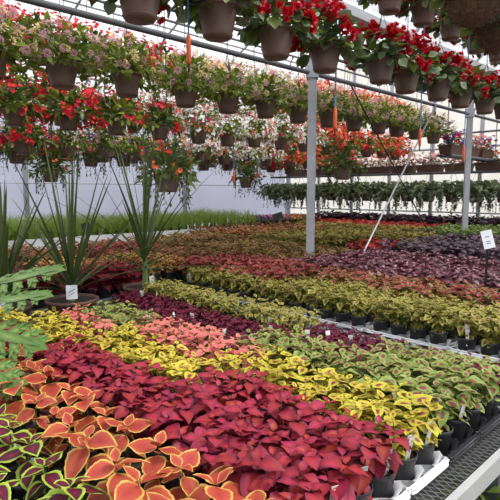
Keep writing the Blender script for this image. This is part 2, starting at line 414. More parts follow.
block('bronzered', 2.72, 3.6, 5.8, 6.35, .17, 'near the grass bench', 0, 1.15, psc=1.1)
block('bronzered', 3.2, 3.7, 4.12, 5.0, .17, 'past the rose red patch', 0, 1.15, psc=1.1)
block('heuchera', 3.6, 5.1, .9, 3.25, .165, 'in the purple block', 0, 1.1, psc=1.1)
block('bronze', 3.75, 5.1, 3.3, 5.2, .17, 'past the grey post', 0, 1.15, psc=1.1)
block('bronze', 3.75, 5.1, 5.25, 6.4, .19, 'past the grey post', 0, 1.25, psc=1.1)
block('plum', 5.25, 7.3, 1.9, 3.4, .22, 'behind the silvery purple block', 0, 1.1, psc=1.2)
block('scarlet', 5.45, 6.3, 3.45, 4.0, .2, 'beside the white brace rod', 0, 1.05, psc=1.2)
block('moss', 6.35, 7.5, 3.45, 4.3, .2, 'past the white brace rod', 0, 1.3, psc=1.2)
block('moss', 5.3, 7.5, 4.3, 5.6, .2, 'past the black sign post', 0, 1.3, psc=1.2)
block('bronzered', 5.3, 7.5, 5.65, 7.0, .22, 'below the black sign post', 0, 1.4, psc=1.2)
block('moss', 7.7, 8.5, 4.2, 6.9, .24, 'beside the far red strip', 0, 1.4, psc=1.2)
block('green', 7.7, 9.6, 2.9, 4.1, .24, 'beside the second post', 0, 1.3, psc=1.3)
block('scarlet', 8.55, 9.6, 4.2, 7.3, .22, 'in the far red strip', 0, 1.25, psc=1.3)
block('plum', 9.8, 11.0, 3.4, 7.9, .25, 'along the end wall', 0, 1.5, psc=1.4)

# ------------------------------------------------------------------ benches
def bench(x0, x1, y0, y1, label, fine=False):
    t = thing('plant_bench', label, 'bench', (x0, y0, 0), 'greenhouse benches')
    w, l = x1-x0, y1-y0
    b = MB()
    if fine:   # expanded metal: zigzag strands meeting in diamonds
        pu, k_, sw = .026, .52, .0042          # diamonds long across the bench
        for sgn in (1, -1):
            c = -l*k_
            while c < w+l*k_:
                # line x = c + sgn*k_*y clipped to the bench
                ys = sorted(((0.012-c)/(sgn*k_), (w-.012-c)/(sgn*k_)))
                y0, y1 = max(.01, ys[0]), min(l-.01, ys[1])
                if y1-y0 > .02:
                    x0, x1 = c+sgn*k_*y0, c+sgn*k_*y1; h = sw/2
                    zt, zb = BZ-(.0002 if sgn > 0 else .0012), BZ-.005
                    b.add([(x0-h, y0, zt), (x0+h, y0, zt), (x1+h, y1, zt), (x1-h, y1, zt), (x0-h, y0, zb), (x0+h, y0, zb), (x1+h, y1, zb), (x1-h, y1, zb)], [(0, 1, 2, 3), (0, 3, 7, 4), (1, 5, 6, 2), (4, 7, 6, 5)])
                c += pu
        link('mesh_top', b.mesh('mesh_top', [M['mesh']], False), t)
    else:
        b.box((w/2, l/2, BZ-.008), (w-.02, l-.02, .014)); link('mesh_top', b.mesh('mesh_top', [M['mesh']], False), t)
    def rail(b):
        # L-shaped channel on all four sides
        for (cx, cy, sx, sy) in ((w/2, -.012, w+.05, .024), (w/2, l+.012, w+.05, .024), (-.012, l/2, .024, l), (w+.012, l/2, .024, l)):
            b.box((cx, cy, BZ-.022), (sx, sy, .064))
    link('edge_channel', quick(rail, 'edge_channel', [M['alu']], False), t)
    def cross(b):
        k = max(2, int(l/.9)+1)
        for i in range(k): b.box((w/2, .15+(l-.3)*i/(k-1), BZ-.045), (w-.02, .04, .05))
    link('crossbars', quick(cross, 'crossbars', [M['darksteel']], False), t)
    def leg(b): b.box((0, 0, (BZ-.07)/2), (.05, .05, BZ-.07))
    lm = quick(leg, 'leg', [M['darksteel']], False)
    for x in (.12, w-.12):
        for y in (.15, l/2, l-.15): link('leg', lm, t, (x, y, 0))
    return t
bench(.27, 2.33, .59, 4.0 if False else 3.82, 'nearest mesh-topped bench with aluminium edge carrying the crimson and orange coleus', True)
bench(.95, 2.56, 3.85, 6.4, 'bench behind the big brown pots carrying dark red coleus')
bench(2.66, 5.15, .59, 6.5, 'bench behind the aisle carrying olive coleus and purple heuchera')
bench(5.2, 7.58, .9, 7.3, 'bench under the black sign post carrying bronze coleus')
bench(7.62, 11.1, 2.7, 8.05, 'farthest bench before the end wall with scarlet coleus')

# ------------------------------------------------------------------ structure
def flr(b): b.box((5, 4, -.05), (18, 18, .1))
struct('floor', quick(flr, 'floor', [M['floor']], False))
VW, UW = 10.6, 11.9
def wl(b): b.box(((UW-3)/2, VW+.02, 1.85), (UW+3, .012, 3.7))
struct('wall_left', quick(wl, 'wall_left', [M['film']], False))
def we(b): b.box((UW+.02, (VW-4)/2, 2.6), (.012, VW+4, 5.2))
struct('wall_end', quick(we, 'wall_end', [M['film2']], False))
def bb(b): b.box(((UW-3)/2, VW-.02, .3), (UW+3, .03, .6))
struct('baseboard_left', quick(bb, 'baseboard_left', [M['kerb']], False))
def be(b): b.box((UW-.02, (VW-4)/2, .42), (.03, VW+4, .84))
struct('baseboard_end', quick(be, 'baseboard_end', [M['kerb']], False))
def arc(v0, v1, z0, h, n=14):
    return [(v0+(v1-v0)*k/n, z0+h*math.sin(PI*k/n)**.8) for k in range(n+1)]
def roof(b):
    for v0, v1 in ((-3.6, 3.5), (3.5, VW+.03)):
        p = arc(v0, v1, 3.66, 1.7)
        vs = [(x, y, z) for y, z in p for x in (-3, UW+.03)]
        b.add(vs, [(2*k, 2*k+1, 2*k+3, 2*k+2) for k in range(len(p)-1)])
struct('ceiling', quick(roof, 'ceiling', [M['roof']]))
k = 0
for u in np.arange(-1.7, 12, 2.02):
    for v0, v1 in ((-3.6, 3.5), (3.5, VW)):
        k += 1
        struct(f'trim_{k}', quick(lambda b: b.tube([(u, y, z-.03) for y, z in arc(v0, v1, 3.64, 1.7)], .025, 6), 'roof_bow', [M['steel']]))
for v, z in ((1.6, 4.93), (-.05, 5.3), (5.4, 4.93), (7.05, 5.3), (8.8, 4.9)):
    k += 1
    struct(f'trim_{k}', quick(lambda b: b.tube([(-3, v, z), (UW, v, z)], .025, 6), 'purlin', [M['steel']]))
# gutter above the posts and the bar below it
def post(b, z1, r=.05):
    # folded C-section post: flat face with two raised lips
    b.box((0, 0, z1/2), (r*2, r*1.5, z1)); b.box((-r*.55, -r*.8, z1/2), (r*.5, r*.25, z1)); b.box((r*.55, -r*.8, z1/2), (r*.5, r*.25, z1))
PM = quick(lambda b: post(b, 3.55), 'post', [M['steel']], False)
for i, (u, lab) in enumerate(((.3, 'galvanised roof post nearest the viewer, out of the aisle'), (4.34, 'grey roof post standing among the bronze coleus'), (8.38, 'grey roof post beside the green plants far down the bench row'))):
    if i == 0: continue
    p = tag(link('roof_post', None, None, (u, 3.5, 0), PI/4-.2), lab, 'post', 'roof posts')
    link('shaft', PM, p)
    def plate(b): b.box((0, 0, 2.86), (.15, .12, .13))
    link('bracket', quick(plate, 'bracket', [M['steel']], False), p)
g = tag(link('roof_gutter', quick(lambda b: b.box((4.5, 3.5, 3.61), (15, .16, .1)), 'gutter', [M['steel']], False)), 'long pale metal roof gutter running over the posts', 'gutter')
BARZ = 2.85
def bar(name, v, z, lab, r=.03, mat='darksteel', u0=-2.5, u1=UW):
    return tag(link(name, quick(lambda b: b.tube([(u0, v, z), (u1, v, z)], r, 8), name, [M[mat]])), lab, 'pipe', 'overhead pipes')
bar('crop_bar', 3.5, BARZ, 'steel bar joining the roof posts at bracket height', .026)
bar('hanging_pipe', 2.62, 4.02, 'overhead pipe holding the front red begonia baskets', .02)
bar('hanging_pipe', 4.25, 3.38, 'overhead pipe holding the lantana baskets', .024)
bar('hanging_pipe', 6.0, 3.95, 'overhead pipe holding the scarlet and white flower baskets', .02)
bar('hanging_pipe', 7.62, 3.7, 'overhead pipe holding the trailing mixed baskets', .02)
bar('hanging_pipe', 8.62, 3.6, 'overhead pipe holding the fifth row of trailing baskets', .02)
bar('hanging_pipe', 9.7, 3.5, 'overhead pipe holding baskets by the white side wall', .02)
bar('hanging_pipe', 1.6, 3.75, 'overhead pipe holding the two coco fibre baskets', .02)
# cross braces in the row of posts
tag(link('brace_rod', quick(lambda b: b.tube([(7.1, 3.46, 2.83), (4.58, 3.46, .01)], .011, 8), 'brace_rod', [M['alu']])), 'slanting white brace rod rising to the far post bracket', 'brace rod')
tag(link('brace_cable', quick(lambda b: b.tube([(5.08, 3.53, 2.85), (8.3, 3.53, .02)], .008, 8), 'brace_cable', [M['blackplastic']])), 'thin dark brace cable slanting down between the two posts', 'cable')
# wall posts and rails of side and end wall
wp = quick(lambda b: b.box((0, 0, 1.83), (.09, .06, 3.66)), 'wall_post', [M['steel']], False)
for i in range(4):
    k += 1; o = struct(f'trim_{k}', wp); o.location = (3.95+4.0*(i-1), VW-.05, 0)
wp2 = quick(lambda b: b.box((0, 0, 2.6), (.05, .08, 5.2)), 'wall_post', [M['steel']], False)
for i in range(9):
    k += 1; o = struct(f'trim_{k}', wp2); o.location = (UW-.06, 10.4-1.15*i, 0)
for z, r in ((1.12, .02), (2.62, .03)):
    k += 1; struct(f'trim_{k}', quick(lambda b: b.tube([(UW-.1, -3.9, z), (UW-.1, VW-.05, z)], r, 6), 'wall_rail', [M['steel']]))
k += 1; struct(f'trim_{k}', quick(lambda b: b.tube([(-2.9, VW-.09, 1.78), (UW-.1, VW-.09, 1.78)], .012, 6), 'wall_wire', [M['steel']]))

# ------------------------------------------------------------------ hanging baskets
def basket_pot(r=.14, h=.19):
    b = MB()
    pr = [(.001, 0), (r*.62, 0), (r*.66, .006)]
    for i in range(1, 8):
        f = i/8; rr = r*(.67+.27*f)
        pr += [(rr, h*.9*f), (rr-.0015, h*.9*f+.004)]
    pr += [(r*.95, h*.9), (r*1.0, h*.91), (r*1.02, h*.94), (r*1.02, h), (r*.97, h*1.01), (r*.95, h*.9)]
    b.lathe(pr, 28, 0); b.lathe([(r*.95, h*.9), (.001, h*.92)], 28, 1)
    return b.mesh('pot', [M['brown'], M['soil']])
BP = basket_pot()
def saucer():
    b = MB(); b.lathe([(.001, -.012), (.085, -.012), (.098, .004), (.1, .012), (.096, .012), (.088, -.004), (.001, -.006)], 24)
    return b.mesh('saucer', [M['brown']])
SAU = saucer()
RIMH = .19
def hanger(length):
    b = MB()
    apex = Vector((0, 0, RIMH+min(length-.03, .42)))
    for k in range(3):
        a = 2*PI*k/3+.4
        b.tube([(.138*math.cos(a), .138*math.sin(a), RIMH-.01), (.08*math.cos(a), .08*math.sin(a), RIMH+.2*min(1, length/.45)), apex], .0028, 5)
    b.tube([apex, (0, 0, RIMH+length-.02)], .004, 5)
    b.tube([(0, .0, RIMH+length-.02), (0.0, .03, RIMH+length+.0), (0, .022, RIMH+length+.03), (0, -.01, RIMH+length+.042), (0, -.028, RIMH+length+.02)], .004, 5)
    return b.mesh('hanger', [M['wire']])
_h = {}
def hanger_for(l):
    l = round(l, 2)
    if l not in _h: _h[l] = hanger(l)
    return _h[l]

def mound(rng, T, n, L, rx, up, droop, mats, stems=0, inner=True, trail=0):
    """foliage growing out of a pot rim at z=0: leaves over a dome and hanging over the rim"""
    b = MB()
    for _ in range(n):
        a = rng.uniform(0, 2*PI); q = rng.random()**.6
        el = rng.uniform(-.55, 1.45)
        rr = rx*q
        x, y = rr*math.cos(a)*math.cos(max(el, -.3)*.9), rr*math.sin(a)*math.cos(max(el, -.3)*.9)
        z = (up*math.sin(el)*q if el > 0 else droop*math.sin(el)*q)
        if z < 0 and math.hypot(x, y) < .15: x, y = .16*math.cos(a), .16*math.sin(a)
        b.tpl(T, place(Vector((x, y, z)), a+rng.gauss(0, .6), el*.6+rng.gauss(0, .4), L*rng.uniform(.65, 1.2), rng.gauss(0, .5)), rng.randrange(len(mats)-1) if len(mats) > 1 else 0)
    for _ in range(int(n*.12)):
        a = rng.uniform(0, 2*PI); e = rng.uniform(.2, 1.3); q = rng.uniform(.6, .95)
        b.tube([(.05*math.cos(a), .05*math.sin(a), -.02), (.5*rx*q*math.cos(a)*math.cos(e), .5*rx*q*math.sin(a)*math.cos(e), up*.6*math.sin(e)), (rx*q*math.cos(a)*math.cos(e), rx*q*math.sin(a)*math.cos(e), up*q*math.sin(e))], .0025, 4, len(mats)-1, False)
    for _ in range(trail):
        a = rng.uniform(0, 2*PI); r0 = .15; ln = rng.uniform(.15, .42)
        pts = [(.12*math.cos(a), .12*math.sin(a), .01), (.19*math.cos(a), .19*math.sin(a), .0), (.21*math.cos(a), .21*math.sin(a), -ln*.5), (.205*math.cos(a), .205*math.sin(a), -ln)]
        b.tube(pts, .002, 4, len(mats)-1, False)
        m = int(ln/.03)
        for i in range(m):
            f = i/m
            b.tpl(T, place(Vector((.205*math.cos(a), .205*math.sin(a), -ln*f)), a+rng.gauss(0, 1.), -.6+rng.gauss(0, .4), L*.6*rng.uniform(.6, 1.1), rng.gauss(0, .4)), rng.randrange(len(mats)-1) if len(mats) > 1 else 0)
    return b.mesh('foliage', mats)

def bloom_double(b, p, az, pit, s, mi, rng):
    for ring, (n, pp, l) in enumerate(((6, .25, 1.), (5, .75, .85), (4, 1.15, .65))):
        for k in range(n):
            m = Matrix.Translation(p) @ Matrix.Rotation(az, 4, 'Z') @ Matrix.Rotation(PI/2-pit, 4, 'Y') @ Matrix.Rotation(2*PI*k/n+ring*.5+rng.uniform(-.2, .2), 4, 'Z') @ Matrix.Rotation(-pp, 4, 'Y') @ Matrix.Scale(s*l, 4)
            b.tpl(T_PETAL, m, mi)
def bloom_flat(b, p, az, pit, s, mi, rng, n=5):
    for k in range(n):
        m = Matrix.Translation(p) @ Matrix.Rotation(az, 4, 'Z') @ Matrix.Rotation(PI/2-pit, 4, 'Y') @ Matrix.Rotation(2*PI*k/n, 4, 'Z') @ Matrix.Rotation(-.3, 4, 'Y') @ Matrix.Scale(s, 4)
        b.tpl(T_PETAL, m, mi)
def bloom_head(b, p, az, pit, s, mi, rng):
    for k in range(16):
        a = k*2.4; e = .15+1.3*(k/16.)
        d = Vector((math.cos(a)*math.cos(e), math.sin(a)*math.cos(e), math.sin(e)))*s*.55
        m = Matrix.Translation(p) @ Matrix.Rotation(az, 4, 'Z') @ Matrix.Rotation(PI/2-pit, 4, 'Y') @ Matrix.Translation(d) @ Matrix.Rotation(a, 4, 'Z') @ Matrix.Rotation(-e+.6, 4, 'Y') @ Matrix.Scale(s*.62, 4)
        b.tpl(T_PETAL, m, mi)
def blossoms(rng, fn, n, s, rx, up, droop, mats, weights, cluster=1, emin=-.5):
    b = MB()
    for _ in range(n):
        a = rng.uniform(0, 2*PI); el = rng.uniform(emin, 1.45); q = rng.uniform(.9, 1.08)
        c = math.cos(max(el, -.3)*.9)
        p = Vector((rx*q*math.cos(a)*c, rx*q*math.sin(a)*c, (up if el > 0 else droop)*math.sin(el)*q+.02))
        mi = rng.choices(range(len(mats)), weights)[0]
        for _k in range(cluster):
            pp = p+Vector((rng.gauss(0, 1), rng.gauss(0, 1), rng.gauss(0, 1)))*(s*.9 if cluster > 1 else 0)
            fn(b, pp, a+rng.gauss(0, .5), max(-.2, el)+rng.gauss(0, .4), s*rng.uniform(.75, 1.15), mi, rng)
    return b.mesh('blossoms', mats)

def petal(name, c0, c1, **k): return leafmat(name, [(0, c0), (1, c1)], rough=.5, transl=.3, val=.1, noise=.2, **k)
P_RED = petal('deep red petals', (196, 16, 40), (206, 20, 46)); P_SCAR = petal('scarlet petals', (216, 34, 56), (226, 50, 66))
P_PINK = petal('mauve pink petals', (214, 156, 178), (228, 176, 192)); P_CREAM = petal('cream yellow petals', (238, 214, 150), (246, 226, 170))
P_WHITE = petal('white petals', (246, 244, 240), (250, 248, 246)); P_CORAL = petal('coral petals', (240, 110, 70), (246, 130, 90))
P_PEACH = petal('peach petals', (242, 176, 150), (246, 190, 170)); P_VIO = petal('violet petals', (110, 76, 170), (128, 96, 190)); P_MAG = petal('magenta petals', (206, 40, 110), (220, 60, 130))
G_DARK = leafmat('dark green leaves', [(0, (70, 92, 50)), (1, (84, 104, 58))], rough=.35, hue=.03, val=.2)
G_GREY = leafmat('grey green leaves', [(0, (110, 128, 96)), (1, (132, 148, 116))], rough=.4, val=.2)
G_LIME = leafmat('yellow green leaves', [(0, (124, 142, 46)), (1, (142, 158, 56))], rough=.45, hue=.03, val=.2, transl=.3)
G_MID = leafmat('mid green leaves', [(0, (92, 112, 46)), (1, (108, 126, 54))], rough=.45, hue=.03, val=.2, transl=.3)
G_GRASS = leafmat('grass blades', [(0, (168, 194, 92)), (1, (180, 204, 106))], rough=.5, val=.2, transl=.35)
G_SPIKE = leafmat('spike blades', [(0, (76, 92, 52)), (.5, (68, 86, 46)), (1, (96, 108, 58))], rough=.4, val=.15, transl=.15)
G_PHIL = leafmat('glossy lobed leaves', [(0, (150, 168, 92)), (.3, (112, 142, 70)), (1, (84, 120, 60))], rough=.32, val=.1, transl=.25)
G_IVY = leafmat('ivy leaves', [(0, (92, 108, 76)), (.6, (108, 124, 88)), (1, (170, 176, 140))], rough=.4, val=.2)

rng = random.Random(5)
K = {}
def kind(key, name, words, fol, blo, n=3):
    K[key] = (name, words, [(fol(), blo() if blo else None) for _ in range(n)])
kind('begonia', 'red_begonia_basket', 'brown basket of deep red double begonias',
     lambda: mound(rng, T_ROUND, 190, .10, .28, .22, .09, [G_DARK, G_GREY, G_MID, M['stem']]),
     lambda: blossoms(rng, bloom_double, 25, .036, .27, .26, .2, [P_RED], [1], 8, -.4), 4)
kind('lantana', 'lantana_basket', 'brown basket of mauve and cream lantana',
     lambda: mound(rng, T_LEAF, 520, .08, .36, .27, .13, [G_LIME, G_MID, M['stem']]),
     lambda: blossoms(rng, bloom_head, 80, .032, .34, .29, .13, [P_PINK, P_CREAM], [.55, .45], 1, -.3), 4)
kind('scarlet', 'scarlet_begonia_basket', 'brown basket of scarlet trailing begonias',
     lambda: mound(rng, T_LEAF, 260, .12, .32, .22, .12, [G_DARK, G_MID, G_LIME, M['stem']], trail=5),
     lambda: blossoms(rng, bloom_flat, 34, .034, .36, .27, .2, [P_SCAR], [1], 5, -.6))
kind('white', 'white_flower_basket', 'brown basket of white and coral flowers',
     lambda: mound(rng, T_LEAF, 300, .085, .34, .22, .17, [G_MID, G_LIME, M['stem']]),
     lambda: blossoms(rng, bloom_flat, 130, .027, .36, .26, .2, [P_WHITE, P_CORAL, P_MAG], [.8, .12, .08], 3, -.5))
kind('coral', 'coral_begonia_basket', 'brown basket of coral orange begonias',
     lambda: mound(rng, T_LEAF, 300, .09, .34, .24, .17, [G_MID, G_LIME, M['stem']]),
     lambda: blossoms(rng, bloom_flat, 60, .04, .36, .28, .2, [P_CORAL, P_SCAR], [.6, .4], 3, -.6))
kind('mixed', 'mixed_trailing_basket', 'brown basket of trailing peach and violet flowers',
     lambda: mound(rng, T_LEAF, 260, .08, .32, .2, .12, [G_MID, G_LIME, M['stem']], trail=10),
     lambda: blossoms(rng, bloom_flat, 44, .03, .33, .23, .2, [P_PEACH, P_VIO, P_MAG], [.55, .25, .2], 2, -.6))
kind('green', 'leafy_trailing_basket', 'leafy trailing basket with few orange flowers',
     lambda: mound(rng, T_LEAF, 300, .09, .31, .26, .22, [G_MID, G_DARK, M['stem']], trail=22),
     lambda: blossoms(rng, bloom_flat, 10, .028, .3, .24, .1, [P_CORAL, P_SCAR], [.5, .5], 3, -.2))
kind('ivy', 'ivy_basket', 'brown basket of trailing variegated ivy',
     lambda: mound(rng, T_IVY, 420, .085, .40, .16, .34, [G_IVY, G_GREY, M['stem']], trail=30), None)

brng = random.Random(3)
def basket(key, u, v, rimz, top, label, group, sc=1.):
    name, words, vs = K[key]
    t = thing(name, label, 'hanging basket', (u, v, rimz-RIMH*sc), group, brng.uniform(0, 6.28), sc)
    pp = link('pot', BP, t); link('saucer', SAU, pp)
    link('hanger', hanger_for(max(.1, (top-rimz)/sc)), t)
    f, b = brng.choice(vs)
    rz = brng.uniform(0, 6.28)
    link('foliage', f, t, (0, 0, RIMH), rz)
    if b: link('blossoms', b, t, (0, 0, RIMH), rz)
    return t

F_ = 505.; TL = math.atan(58/F_); HA = math.radians(45.7); EYE = 1.6
def u_at(px, v):
    """where a row at depth v (m) is met, given how far to the side it is seen"""
    a = math.atan((px-250)/F_)
    return v/math.tan(HA-a)
def row(key, us, v, rimz, top, where, jit=.03, sc=1.):
    for i, u in enumerate(us):
        k = key[i] if isinstance(key, list) else key
        lab = f'{K[k][1]}, {ordw(i+1)} from left {where}'
        basket(k, u, v+brng.uniform(-jit, jit), rimz+brng.uniform(-.015, .015), top, lab, K[k][1]+' '+where, sc)
# measured rows
row('begonia', [1.0, 1.66, 2.25, 2.84, 3.42, 4.22, 4.75, 5.38, 6.03, 6.75, 7.4], 2.62, 2.79, 4.0, 'in the front row', .02)
row('begonia', [4.45, 5.08, 5.75, 6.45, 7.1, 7.8, 8.5], 2.66, 3.5, 4.0, 'in the upper front tier', .02)
row('lantana', [1.36, 1.95, 2.55, 3.25, 3.8, 4.4, 5.0, 5.6, 6.2, 6.85, 7.4, 8.0, 8.7], 4.25, 2.67, 3.36, 'in the second row')
ks = ['scarlet', 'scarlet', 'scarlet', 'scarlet', 'scarlet', 'white', 'white', 'white', 'white', 'white', 'coral', 'coral', 'coral', 'coral', 'coral']
row(ks, [1.5, 2.15, 2.75, 3.4, 4.05, 4.75, 5.3, 5.9, 6.55, 7.2, 7.85, 8.5, 9.15, 9.8, 10.4], 5.95, 2.52, 3.93, 'in third row')
ks = ['scarlet']*6+['white']*4+['coral']*5
row(ks, [1.35, 1.95, 2.5, 3.1, 3.65, 4.25, 4.8, 5.4, 6.0, 6.6, 7.3, 8.0, 8.7, 9.4, 10.1], 6.05, 3.3, 3.93, 'in third row upper tier', .03, 1.1)
row(['mixed', 'scarlet', 'mixed', 'lantana', 'mixed', 'white', 'white', 'white', 'white', 'white', 'coral', 'coral', 'coral', 'coral'], [2.2, 2.85, 3.5, 4.15, 4.8, 5.45, 6.1, 6.7, 7.3, 7.9, 8.6, 9.3, 9.9, 10.5], 7.6, 2.36, 3.68, 'in fourth row', .03, 1.1)
row(['scarlet']*3+['mixed']*2+['white']*5+['coral']*4, [2.0, 2.65, 3.3, 3.95, 4.6, 5.25, 5.9, 6.5, 7.1, 7.7, 8.4, 9.1, 9.7, 10.3], 7.65, 3.1, 3.68, 'in fourth row upper tier')
row(['mixed', 'green', 'mixed', 'mixed', 'green', 'mixed', 'scarlet', 'mixed', 'green', 'mixed', 'mixed', 'mixed'], [3.0, 3.7, 4.4, 5.2, 5.9, 6.6, 7.4, 8.15, 8.8, 9.4, 10.0, 10.6], 9.7, 2.42, 3.48, 'in row by side wall', .03, 1.1)
row(['green', 'mixed', 'mixed', 'green', 'mixed', 'mixed', 'mixed', 'white', 'white', 'mixed', 'coral', 'mixed'], [2.45, 3.1, 3.7, 4.4, 5.05, 5.7, 6.4, 7.0, 7.7, 8.4, 9.1, 9.8], 8.6, 2.3, 3.58, 'in fifth row', .03, 1.15)
row(['scarlet', 'mixed', 'scarlet', 'mixed', 'white', 'white', 'white', 'white', 'coral', 'coral'], [2.5, 3.2, 3.9, 4.6, 5.3, 6.0, 6.7, 7.4, 8.1, 8.8], 8.65, 2.95, 3.58, 'in fifth row upper tier', .03, 1.1)
# single low baskets
basket('green', 3.2, 7.55, 1.95, 3.68, 'low green trailing basket hanging above the dark red coleus and yucca spikes', 'low green baskets')
basket('green', 2.97, 4.22, 1.8, 3.36, 'low leafy basket hanging behind the taller spiky palm', 'low green baskets')
basket('green', 6.6, 6.87, 1.88, 3.5, 'low leafy basket with red blooms hanging alone before the white wall', 'low green baskets')
basket('green', 5.8, 4.12, 1.97, 3.36, 'low leafy basket with orange blooms just beside the first roof post', 'low green baskets')
# coco baskets
def coco():
    b = MB(); r_ = random.Random(2)
    pr = [(.001, 0), (.08, .005), (.14, .04), (.18, .1), (.2, .17), (.205, .2), (.185, .2), (.17, .15), (.001, .14)]
    b.lathe(pr, 30)
    for _ in range(500):
        a = r_.uniform(0, 2*PI); z = r_.uniform(.005, .2); rr = .2*math.sqrt(max(.05, 1-((.2-z)/.2)**2))
        p = Vector((rr*math.cos(a), rr*math.sin(a), z))
        b.tpl(T_NARROW, place(p, a+r_.gauss(0, .9), r_.uniform(-.9, .6), .035, r_.gauss(0, 1)), 0)
    return b.mesh('coco_liner', [M['coco']])
CO = coco()
for u, v, z, lab in ((3.84, 1.6, 2.8, 'bigger shaggy coco fibre hanging basket high over the aisle end'), (4.38, 1.6, 2.72, 'second coco fibre hanging basket, just past the first one')):
    t = thing('coco_basket', lab, 'hanging basket', (u, v, z), 'coco fibre baskets')
    link('liner', CO, t)
    link('hanger', hanger_for(3.74-z-.19), t, (0, 0, .0), .3, 1.)
    f, b_ = K['begonia'][2][0]; link('foliage', f, t, (0, 0, .2))

# drip hoses with orange weights
for i, (u, v, z, top) in enumerate(((.85, 2.62, 2.4, 4.02), (2.02, 2.62, 2.40, 4.02), (3.56, 2.62, 2.13, 4.02), (5.05, 2.62, 2.08, 4.02), (6.15, 2.62, 1.97, 4.02), (4.6, 5.95, 1.95, 3.75), (5.45, 5.95, 1.75, 3.75), (7.5, 5.95, 1.8, 3.75))):
    t = thing('hanging_drip_hose', f'blue drip hose with orange end weight, {ordw(i+1)} from left', 'drip hose', (u, v-.0, z), 'blue drip hoses')
    link('hose', quick(lambda b: b.tube([(0, 0, .15), (0, 0, top-z)], .006, 6), 'hose', [M['blue']]), t)
    w = link('weight', quick(lambda b: b.lathe([(.001, 0), (.013, .002), (.015, .02), (.015, .16), (.008, .175), (.001, .176)], 12), 'weight', [M['orange']]), t); w['label'] = 'orange tubular weight'
    link('nozzle', quick(lambda b: b.lathe([(.001, -.05), (.006, -.05), (.007, 0), (.001, .002)], 8), 'nozzle', [M['blackplastic']]), t)

# ------------------------------------------------------------------ end-wall shelf with window boxes and ivy
RV = [(9.9-.62*i) for i in range(12)]
tag(link('shelf_rail', quick(lambda b: (b.tube([(10.9, 1.0, 2.02), (10.9, 10.3, 2.02)], .025, 8), b.tube([(11.15, 1.0, 2.02), (11.15, 10.3, 2.02)], .025, 8), [b.box((11.025, y, 2.02), (.25, .03, .03)) for y in (1.1, 3.2, 5.4, 7.6, 9.8)], [b.tube([(11.025, y, 2.02), (11.025, y, 4.3)], .01, 6) for y in (1.1, 3.2, 5.4, 7.6, 9.8)]), 'shelf_rail', [M['darksteel']])), 'long hanging pipe shelf along the end wall', 'shelf')
def boxpot():
    b = MB()
    b.add([(-.1, -.26, 0), (.1, -.26, 0), (.1, .26, 0), (-.1, .26, 0), (-.13, -.29, .16), (.13, -.29, .16), (.13, .29, .16), (-.13, .29, .16)], [(0, 3, 2, 1), (0, 1, 5, 4), (1, 2, 6, 5), (2, 3, 7, 6), (3, 0, 4, 7), (4, 5, 6, 7)])
    for y, sx in ((0, 1),):
        b.box((-.13, 0, .155), (.02, .6, .02)); b.box((.13, 0, .155), (.02, .6, .02)); b.box((0, -.29, .155), (.28, .02, .02)); b.box((0, .29, .155), (.28, .02, .02))
    return b.mesh('box', [M['bigpot']], False)
BX = boxpot()
def boxfol(rng):
    b = MB()
    for _ in range(170):
        b.tpl(T_LEAF, place(Vector((rng.uniform(-.13, .13), rng.uniform(-.3, .3), rng.uniform(-.02, .16))), rng.uniform(0, 6.28), rng.uniform(-.3, .9), .08*rng.uniform(.6, 1.2), rng.gauss(0, .5)), rng.randrange(2))
    return b.mesh('foliage', [G_MID, G_GREY])
def boxblo(rng, mats):
    b = MB()
    for _ in range(60):
        bloom_flat(b, Vector((rng.uniform(-.2, .14), rng.uniform(-.3, .3), rng.uniform(.0, .28))), rng.uniform(0, 6.28), rng.uniform(.3, 1.4), .045, rng.randrange(len(mats)), rng)
    return b.mesh('blossoms', mats)
bf = boxfol(rng); bbs = [('peach and coral', boxblo(rng, [P_PEACH, P_PEACH, P_CORAL])), ('magenta and peach', boxblo(rng, [P_MAG, P_PEACH])), ('pale pink', boxblo(rng, [P_PINK, P_PEACH])), ('red and violet', boxblo(rng, [P_RED, P_VIO, P_VIO]))]
def window_box(u, v, z, k, label, grp, rz=0.):
    t = thing('window_box', label, 'flower box', (u, v, z), grp, rz)
    link('box', BX, t); link('foliage', bf, t, (0, 0, .16))
    link('blossoms', bbs[k][1], t, (0, 0, .16))
for i, v in enumerate(np.arange(9.4, 1.4, -.66)):
    kk = [0, 2, 0, 1, 0, 1, 2, 1, 0, 2, 1, 0, 2][i % 13]
    window_box(11.02, float(v), 2.045, kk, f'brown flower box of {bbs[kk][0]} flowers on end wall shelf, {ordw(i+1)} from left', 'flower boxes on the end wall shelf')
for i, v in enumerate(np.arange(9.9, 1.4, -.52)):
    basket('ivy', 10.55, float(v), 1.62, 2.78, f'dark trailing ivy basket along the end wall, {ordw(i+1)} from left', 'ivy baskets along the end wall', 1.15)
bar_ = tag(link('hanging_pipe', quick(lambda b: b.tube([(10.55, .8, 2.8), (10.55, 10.4, 2.8)], .02, 8), 'hanging_pipe', [M['darksteel']])), 'pipe across the end wall holding the ivy baskets', 'pipe', 'overhead pipes')
